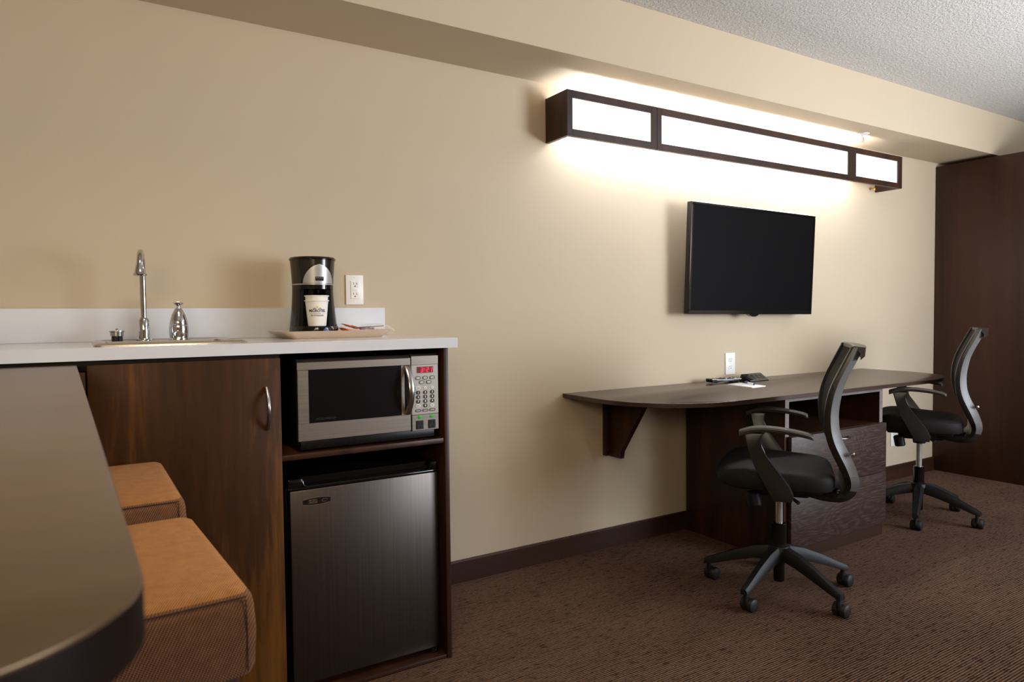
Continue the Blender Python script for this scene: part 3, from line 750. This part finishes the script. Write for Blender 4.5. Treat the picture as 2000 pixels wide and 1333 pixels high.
mt = onmt((3.045, -.125, zd1), rad(3)) @ Matrix.Scale(.8, 4); P = (3.045, -.125, zd1)
t = thing('desk_power_hub', 'black wedge-shaped power hub on the desk beside the notepad', 'power hub', P)
b = MB(); prof = [(-.047, 0), (.045, 0), (.030, .046), (.018, .048), (-.047, .006)]
b.prism(prof, lambda p: mt @ Vector((-.098, p[0], p[1])), lambda p: mt @ Vector((.098, p[0], p[1])), .002); b.build('housing', M['matblack'], t, P)
sl = math.atan2(.042, .065)
mf = mt @ Matrix.Translation((0, -.047, .006)) @ Matrix.Rotation(sl, 4, 'X')
b = MB(); b.mat(M['silver']); b.box(-.097, .097, .001, .004, .0008, .0022, 0, 1, mf)
b.build('trim', None, t, P, label='thin silver trim')
b = MB(); b.mat(M['greybtn']); b.box(-.052, .095, .010, .070, .0005, .0016, .0004, 1, mf); b.build('faceplate', None, t, P)
for k in range(4):
    x = -.072+.046*k; b = MB(); b.mat(M['gloss']); b.box(x-.017, x+.017, .018, .060, .0008, .0032, .001, 1, mf); b.mat(M['greybtn'])
    b.box(x-.007, x-.004, .038, .050, .0031, .0036, 0, 1, mf); b.box(x+.004, x+.007, .038, .050, .0031, .0036, 0, 1, mf); b.build('socket', None, t, P)
b = MB().tube([tuple(mt @ Vector((.098, .02, .006))), tuple(mt @ Vector((.13, .025, .004))), tuple(mt @ Vector((.20, .05, .004))), tuple(mt @ Vector((.25, .10, .004)))], .003, 8); b.build('cord', M['matblack'], t, P)

P = (2.803, -.277, zd1)
q = [(2.7604, -.1986), (2.8668, -.1847), (2.8469, -.3561), (2.7361, -.3658)]
t = thing('notepad', 'white paper notepad lying on the desk front of remote', 'notepad', P)
MB().zprism(q, zd1+.0002, zd1+.0045).build('pages', M['paper'], t, P)
b = MB(); mtp = [(lerp(q[0][0], q[1][0], a), lerp(q[0][1], q[1][1], a)) for a in (0, 1)]
b.zprism([q[0], q[1], (q[1][0]-.001, q[1][1]-.012), (q[0][0]-.001, q[0][1]-.012)], zd1+.0046, zd1+.0052); b.build('glued_edge', M['cup'], t, P)
a_, c_ = Vector((2.862, -.222, zd1+.0105)), Vector((2.808, -.318, zd1+.0105)); dv = (c_-a_)
P = tuple(a_); t = thing('pen', 'white pen with blue cap lying on the notepad', 'pen', P)
b = MB().cyl(a_+dv*.3, a_+dv*.97, .0046, 14); b.build('barrel', M['plate'], t, P)
b = MB().cyl(a_, a_+dv*.3, .0052, 14); b.tube([a_+Vector((0, 0, .006)), a_+dv*.15+Vector((0, 0, .0075)), a_+dv*.33+Vector((0, 0, .006))], .0012, 6); b.build('cap', M['blue'], t, P, label='blue cap with clip')
b = MB().cyl(a_+dv*.97, a_+dv*1.0, .0048, 14); b.build('end_plug', M['blue'], t, P, label='blue end plug')

# ------------------------------------------------------------------ television
P = (3.0725, -.02, 1.40)
t = thing('television', 'black flat-screen television mounted on the wall over the desk', 'television', P)
tv = Matrix.Translation((3.0725, -.1115, 1.4035)) @ Matrix.Rotation(rad(.5), 4, 'Y') @ Matrix.Rotation(rad(2.1), 4, 'X')
w, h = .4945, .281
b = MB(); b.box(-w, w, .0, .030, -h, h, .004, 2, tv); b.box(-w*.62, w*.62, .028, .048, -h*.7, h*.6, .006, 2, tv); b.build('back_shell', M['matblack'], t, P)
b = MB(); bz = .013
for a0, a1, c0, c1 in ((-w, w, h-bz, h), (-w, w, -h, -h+bz*1.5), (-w, -w+bz, -h+bz*1.5, h-bz), (w-bz, w, -h+bz*1.5, h-bz)): b.box(a0, a1, -.006, .001, c0, c1, .0015, 1, tv)
b.build('bezel', M['gloss'], t, P)
MB().box(-w+bz-.001, w-bz+.001, -.003, .0005, -h+bz*1.5-.001, h-bz+.001, 0, 1, tv).build('screen', M['screen'], t, P)
b = MB(); b.prism([(-.045, -h+.002), (.045, -h+.002), (.026, -h-.008), (.012, -h-.013), (-.012, -h-.013), (-.026, -h-.008)], lambda p: tv @ Vector((p[0], -.005, p[1])), lambda p: tv @ Vector((p[0], .02, p[1])), .001)
b.box(-.01, .01, -.0066, -.004, -h-.004, -h+.006, .001, 1, tv); b.build('sensor_tab', M['gloss'], t, P)
b = MB(); b.box(3.0725-.17, 3.0725+.17, -.014, -.0008, 1.30, 1.50, .002)
for x in (-.1, .1): b.box(3.0725+x-.012, 3.0725+x+.012, -.066, -.012, 1.28, 1.52, .002)
b.build('wall_mount', M['matblack'], t, P)

# ------------------------------------------------------------------ wall light
P = (3.087, -.08, 2.0)
t = thing('wall_light', 'long dark wood wall light box with three glowing white panels', 'light fixture', P)
lx = [1.787, 2.3088, 3.8654, 4.3873]; lz0, lz1 = 1.9004, 2.0977; lyf = -.165
pan = [(1.8168, 2.2755), (2.3392, 3.8233), (3.8978, 4.3428)]
for i in range(3):
    x0, x1 = lx[i]+(.0008 if i else 0), lx[i+1]-(.0008 if i < 2 else 0); a, c = pan[i]; z0, z1 = 1.9318, 2.0655
    b = MB()
    b.box(x0, a, lyf, lyf+.020, lz0, lz1, .0008, 1); b.box(c, x1, lyf, lyf+.020, lz0, lz1, .0008, 1); b.box(a, c, lyf, lyf+.020, lz0, z0, .0008, 1); b.box(a, c, lyf, lyf+.020, z1, lz1, .0008, 1)
    fr = b.build('front_frame', M['wood'], t, P)
    MB().box(a-.003, c+.003, lyf+.008, lyf+.012, z0-.003, z1+.003).build('diffuser', M['lens'], fr, P, label='glowing white panel')
for x0, x1 in ((lx[0], lx[0]+.018), (lx[3]-.018, lx[3])):
    MB().box(x0, x1, lyf+.0205, -.0008, lz0, lz1, .0008, 1).build('end_panel', M['wood'], t, P)
MB().box(lx[0]+.02, lx[3]-.02, -.03, -.0008, 1.975, 2.02).build('back_rail', M['plate'], t, P)
for x0, x1 in ((1.86, 3.02), (3.03, 4.05)):
    b = MB().cyl((x0, -.075, 2.0), (x1, -.075, 2.0), .013, 14); b.build('lamp_tube', M['tube'], t, P)
    for x in (x0-.008, x1-.004): MB().box(x, x+.012, -.09, -.03, 1.98, 2.02).build('lamp_holder', M['plate'], t, P)
b = MB().lathe([(.009, 0), (.009, .012), (.005, .016)], (4.315, -.03, 1.905), 14); b.box(4.305, 4.325, -.035, -.001, 1.919, 1.923); b.build('brass_fitting', M['brass'], t, P)

# sprinkler
P = (3.893, -.209, 2.168)
t = thing('fire_sprinkler', 'small white fire sprinkler hanging from the soffit over wall light', 'sprinkler', P)
MB().lathe([(.034, -.0006), (.033, -.004), (.024, -.007), (.014, -.009), (.012, -.012)], P, 28).build('escutcheon', M['plate'], t, P)
b = MB().lathe([(.010, -.011), (.010, -.018), (.006, -.020)], P, 18)
for s in (-1, 1): b.tube([(P[0]+s*.009, P[1], P[2]-.017), (P[0]+s*.016, P[1], P[2]-.030), (P[0]+s*.005, P[1], P[2]-.045)], .003, 8)
b.lathe([(.012, -.045), (.015, -.047), (.004, -.049)], P, 18); b.build('frame', M['plate'], t, P)
b = MB().cyl((P[0], P[1], P[2]-.02), (P[0], P[1], P[2]-.044), .0022, 10); b.build('bulb', M['packet'], t, P, label='orange glass bulb')

# ------------------------------------------------------------------ wardrobe at the far end
P = (5.4, -.95, 0)
t = thing('wardrobe', 'tall dark brown wardrobe at the right end of the room', 'wardrobe', P)
MB().box(5.110, 5.132, -1.9, -.003, 0, 2.140, .001).build('side_panel', M['wardrobe'], t, P)
MB().box(5.75, 5.772, -1.9, -.003, 0, 2.140, .001).build('side_panel', M['wardrobe'], t, P)
MB().box(5.1325, 5.7495, -1.88, -.003, 2.118, 2.1395).build('top_panel', M['wardrobe'], t, P)
MB().box(5.1325, 5.7495, -1.86, -.003, 0, .08).build('plinth', M['wardrobe'], t, P)
MB().box(5.1325, 5.7495, -.02, -.003, .081, 2.117).build('back_panel', M['wardrobe'], t, P)
for x0, x1, hx_ in ((5.134, 5.4395, 5.41), (5.4425, 5.748, 5.47)):
    d = MB().box(x0, x1, -1.9, -1.882, .083, 2.116, .001).build('door', M['wardrobe'], t, P)
    MB().tube([(hx_, -1.9, .95), (hx_, -1.93, .97), (hx_, -1.93, 1.09), (hx_, -1.9, 1.11)], .006, 10).build('handle', M['nickel'], d, P)

# ------------------------------------------------------------------ task chairs (local: +X is the way the chair faces, origin on the floor under the column)
def make_chair(loc, rz, label, raise_=0.0):
    t = thing('task_chair', label, 'chair', loc, rz, 'black task chairs at the desk')
    parts = []
    def put(b, name, m, par=None, **kw):
        o = b.build(name, m, par or t, **kw); parts.append(o); return o
    # seat: contoured cushion
    b = MB(); NU, NV = 36, 14
    def spow(x, e): return math.copysign(abs(x)**e, x)
    rings = []
    for j in range(NV+1):
        ph = -PI/2+PI*j/NV; ring = []
        for i in range(NU):
            th = 2*PI*i/NU; fr_ = max(0, math.cos(th))**2; cz_, cr = spow(math.sin(ph), lerp(.30, .55, fr_)), spow(math.cos(ph), lerp(.24, .45, fr_))
            ux, uy = spow(math.cos(th), .38)*cr, spow(math.sin(th), .38)*cr
            x = .018+.215*ux; y = .238*uy*(1-.06*max(0, ux)-.05*max(0, -ux))
            zc_ = .495+.040*cz_
            if cz_ > 0: zc_ += .006*math.cos(uy*PI)*-1*.5 + .012*math.exp(-((x-.12)/.07)**2) - .02*max(0, (x-.17)/.07)**2 - .010*max(0, -x/.2)
            else: zc_ += .004*max(0, (x-.15)/.08)
            ring.append((x, y, zc_))
        rings.append(ring)
    b.loft(rings); put(b, 'seat', M['seatfab'], sharp=60)
    b = MB(); b.box(-.15, .15, -.17, .17, .446, .462, .006); b.box(-.11, .10, -.075, .075, .405, .447, .01); b.lathe([(.03, 0), (.034, .03)], (0, 0, .376), 20)
    put(b, 'seat_pan', M['matblack'])
    b = MB(); b.lathe([(.022, 0), (.026, .006), (.026, .05), (.02, .058)], (.088, .10, .368), 18, (.18, 0, 1)); put(b, 'tension_knob', M['matblack'])
    b = MB(); b.tube([(-.02, .06, .43), (-.03, .14, .430), (-.05, .19, .428), (-.068, .21, .420)], [.005, .005, .006, .007], 10); put(b, 'lever', M['matblack'])
    # back frame: two rails sweeping down into a J under the seat
    FR = [((-.240, 1.003), (-.281, 1.000), .205), ((-.219, .960), (-.258, .950), .211), ((-.196, .912), (-.236, .905), .215), ((-.176, .868), (-.218, .860), .217), ((-.161, .820), (-.207, .812), .218),
          ((-.152, .765), (-.201, .760), .217), ((-.152, .708), (-.204, .705), .214), ((-.162, .655), (-.216, .660), .207), ((-.180, .608), (-.236, .615), .195), ((-.202, .560), (-.258, .567), .178), ((-.220, .520), (-.273, .520), .160)]
    fl = [(a[0], a[1], c[0], c[1], y) for a, c, y in FR]; fl = catmull(fl, 4)
    b = MB(); b.mat(M['chairframe']).mat(M['railsheen']).mat(M['chairframe'])
    for s in (1, -1):
        rings = []
        for fs_, fz_, rs_, rz_, y in fl:
            hw = .018; F_ = (fs_, fz_); R_ = (rs_, rz_); m_ = (lerp(fs_, rs_, .42), lerp(fz_, rz_, .42)); m2 = (lerp(fs_, rs_, .15), lerp(fz_, rz_, .15))
            rings.append([(F_[0], s*(y-hw), F_[1]), (F_[0], s*(y+hw*.7), F_[1]), (m2[0], s*(y+hw), m2[1]), (m_[0], s*(y+hw), m_[1]), (lerp(fs_, rs_, .70), s*(y+hw*.05), lerp(fz_, rz_, .70)), (R_[0], s*(y-hw*.55), R_[1]), (R_[0], s*(y-hw), R_[1])])
        vs_, fs2 = b.loft(rings)
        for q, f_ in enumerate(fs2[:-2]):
            if q % 7 in (3, 4): f_.material_index = 1  # outer facets take the painted sheen
    # top bar with its rear lip, bowed back in the middle
    rings = []
    for k in range(13):
        y = lerp(-.218, .218, k/12); bow = -.018*(1-(y/.218)**2)
        rings.append([(s_+bow, y, z_) for s_, z_ in ((-.236, .992), (-.238, 1.003), (-.248, 1.0065), (-.284, 1.0015), (-.281, .968), (-.268, .956), (-.270, .976), (-.262, .988), (-.240, .984))])
    b.loft(rings)
    # J band joining the rails and running under the seat
    J = [((-.219, .525), (-.272, .525), .176), ((-.227, .500), (-.275, .495), .168), ((-.228, .476), (-.271, .468), .155), ((-.221, .458), (-.259, .441), .145), ((-.203, .447), (-.236, .421), .138), ((-.172, .443), (-.203, .410), .13), ((-.13, .443), (-.15, .410), .115), ((-.09, .443), (-.088, .421), .10)]
    jl = catmull([(a[0], a[1], c[0], c[1], y) for a, c, y in J], 4)
    _v, jf = b.loft([[(fs_, -y, fz_), (fs_, y*.9, fz_), (lerp(fs_, rs_, .4), y, lerp(fz_, rz_, .4)), (rs_, y*.88, rz_), (rs_, -y*.88, rz_), (lerp(fs_, rs_, .4), -y, lerp(fz_, rz_, .4))] for fs_, fz_, rs_, rz_, y in jl])
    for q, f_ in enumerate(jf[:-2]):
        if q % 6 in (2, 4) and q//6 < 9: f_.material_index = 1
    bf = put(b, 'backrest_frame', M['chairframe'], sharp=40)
    # mesh panel stretched between the rails
    b = MB(); rows = []
    for fs_, fz_, rs_, rz_, y in fl[1:-3]:
        rows.append([(fs_-.010-.014*(1-(v*v)), v*(y-.010), fz_) for v in [-1+k/8 for k in range(17)]])
    b.loft(rows, closed=False); put(b, 'backrest_mesh', M['mesh'], label='dark mesh back')
    b = MB(); b.lathe([(.008, 0), (.010, .008), (.007, .012)], (-.246, .1905, .607), 12, (-1, .25, .25)); put(b, 'height_knob', M['chrome'])
    b = MB(); b.lathe([(.012, 0), (.012, .01), (.007, .014)], (-.205, .10, .4445), 14, (.3, .2, 1)); put(b, 'bolt', M['chrome'], label='chrome bolt')
    # arms
    for s in (1, -1):
        post = [(.124, .688), (.105, .619), (.086, .564), (.060, .515), (.030, .467), (.024, .434), (-.044, .434), (-.049, .460), (-.033, .497), (-.004, .535), (.024, .574), (.048, .608), (.065, .637), (.072, .660), (.066, .676), (.050, .688)]
        def yy(p, o): return s*(.258+.022*min(1, max(0, (p[1]-.44)/.16))+o)
        b = MB(); b.prism(post, lambda p: (p[0], yy(p, -.016), p[1]), lambda p: (p[0], yy(p, .016), p[1]), .005)
        b.box(-.043, .023, min(s*.150, s*.258), max(s*.150, s*.258), .4365, .4560, .004)
        ar = put(b, 'armrest', M['chairframe'])
        top = catmull([(.140, .694), (.096, .708), (.048, .712), (-.004, .709), (-.055, .702), (-.096, .693), (-.114, .686)], 3)
        b = MB(); rings = []
        for k, (x, z) in enumerate(top):
            u = k/(len(top)-1); hw = .030*min(1, .85+2.4*u, .7+2.4*(1-u)); th = .022*(1-.3*u); yc = s*.280
            rings.append([(x, yc-hw*.85, z), (x, yc+hw*.85, z), (x, yc+hw, z-th*.3), (x, yc+hw*.9, z-th*.8), (x, yc+hw*.6, z-th), (x, yc-hw*.6, z-th), (x, yc-hw*.9, z-th*.8), (x, yc-hw, z-th*.3)])
        b.loft(rings); put(b, 'arm_pad', M['armpad'], ar, sharp=50)
    for o in parts:
        if o.parent is t: o.location.z = raise_
    # column and five-star base
    b = MB(); b.lathe([(.027, .190), (.027, .278), (.024, .282), (.0150, .283)], (0, 0, 0), 24); b.lathe([(.020, .045), (.0215, .05), (.0215, .142)], (0, 0, 0), 24)
    co = b.build('column', M['gloss'], t)
    MB().cyl((0, 0, .280), (0, 0, .376+raise_+.03), .0140, 20).build('gas_lift', M['liftmetal'], co, label='chrome gas lift')
    MB().lathe([(.040, .138), (.046, .150), (.046, .176), (.040, .190), (.028, .197), (.027, .197)], (0, 0, 0), 28).build('hub', M['chairbase'], t)
    return t
def make_legs(t, a0, ca, rot):
    """five legs of the star; a0 = world angle of the first, ca = world angle of the caster axle"""
    for k in range(5):
        a = a0+k*2*PI/5-rot; ca_, sa_ = math.cos(a), math.sin(a)
        b = MB(); rings = []
        for u, ht, hb, w_ in ((.030, .190, .142, .026), (.10, .176, .128, .0235), (.18, .145, .105, .020), (.25, .112, .082, .0175), (.283, .098, .072, .016), (.296, .092, .070, .013)):
            rings.append([(u*ca_-v*sa_, u*sa_+v*ca_, z) for v, z in ((-w_, hb), (w_, hb), (w_, lerp(hb, ht, .65)), (w_*.55, ht), (-w_*.55, ht), (-w_, lerp(hb, ht, .65)))])
        b.loft(rings); leg = b.build('base_leg', M['chairbase'], t, sharp=40)
        sx, sy = .279*ca_, .279*sa_; ax = Vector((math.cos(ca-rot), math.sin(ca-rot), 0)); fd = Vector((-ax.y, ax.x, 0))
        c = Vector((sx, sy, .026))+fd*.020
        b = MB(); b.mat(M['matblack']); b.cyl((sx, sy, .030), (sx, sy, .074), .0085, 12)
        b.mat(M['rubber'])
        for s in (-1, 1):
            b.lathe([(.018, -.001), (.0235, .001), (.0258, .004), (.0258, .017), (.0235, .021), (.018, .0235), (.006, .0245)], c+ax*(s*.0035), 22, ax*s)
        b.mat(M['matblack'])
        b.lathe([(.021, -.0036), (.021, .0036)], c, 20, ax)
        b.tube([c+Vector((0, 0, .018)), Vector((sx, sy, .040))], .009, 10)
        b.build('caster', None, leg)
H1, H2 = rad(127), rad(118)
ch = make_chair((2.365, -.800, 0), H1, 'black mesh-back task chair nearest, in front of the desk drawers')
make_legs(ch, rad(-23.7), rad(-88), H1)
ch2 = dup(ch, (3.858, -.565, 0), H2, 'black mesh-back task chair farther away, beside the wardrobe')
for o in ch2.children:
    if o.name.split('.')[0] in ('seat', 'seat_pan', 'tension_knob', 'lever', 'backrest_frame', 'backrest_mesh', 'height_knob', 'bolt', 'armrest'): o.location.z += .028 if o.name.startswith('armrest') else .036
# the far chair's star base is turned a little differently
for o in ch2.children:
    if o.name.split('.')[0] == 'base_leg': o.rotation_euler.z = rad(-11+23.7)-(H2-H1)

# ------------------------------------------------------------------ light
def area(name, loc, target, sx, sy, watts, col, spread=180):
    l = bpy.data.lights.new(name, 'AREA'); l.shape = 'RECTANGLE'; l.size = sx; l.size_y = sy; l.energy = watts; l.color = col; l.spread = rad(spread)
    o = bpy.data.objects.new(name, l); COL.objects.link(o); o.location = loc
    o.rotation_euler = (Vector(target)-Vector(loc)).to_track_quat('-Z', 'Y').to_euler(); return o
area('flash_bounce', (-.1, -3.0, 1.6), (.45, -1.5, 2.44), .5, .5, 6, (1, .80, .54), 120)
area('ceiling_hot_spot_fill', (.30, -1.45, 2.425), (.30, -1.449, 0), .5, .5, 9, (1, .80, .54), 125)  # added emitter, stands in for the flash hot spot on the ceiling
area('window_light', (4.9, -4.9, 1.35), (2.6, 0, .9), 2.4, 2.1, 155, (.84, .95, 1.10))
area('ceiling_fill', (3.7, -2.9, 1.3), (3.7, -2.0, 2.44), 1.0, 1.0, 66, (.96, .98, 1.0))  # added fill hovering out of view to brighten the ceiling
area('front_fill', (-1.3, -4.4, 2.0), (1.3, 0, .5), 1.3, .8, 29, (1, .83, .60))  # added fill from behind the camera, no actual lamp there
wd = bpy.data.worlds.new('world'); SC.world = wd; wd.use_nodes = True
wd.node_tree.nodes['Background'].inputs[0].default_value = (.9, .9, 1, 1); wd.node_tree.nodes['Background'].inputs[1].default_value = .3
SC.view_settings.view_transform = 'Standard'
SC.view_settings.look = 'None'
SC.view_settings.exposure = 0
SC.cycles.max_bounces = 7; SC.cycles.diffuse_bounces = 4; SC.cycles.glossy_bounces = 3; SC.cycles.transmission_bounces = 3; SC.cycles.transparent_max_bounces = 6
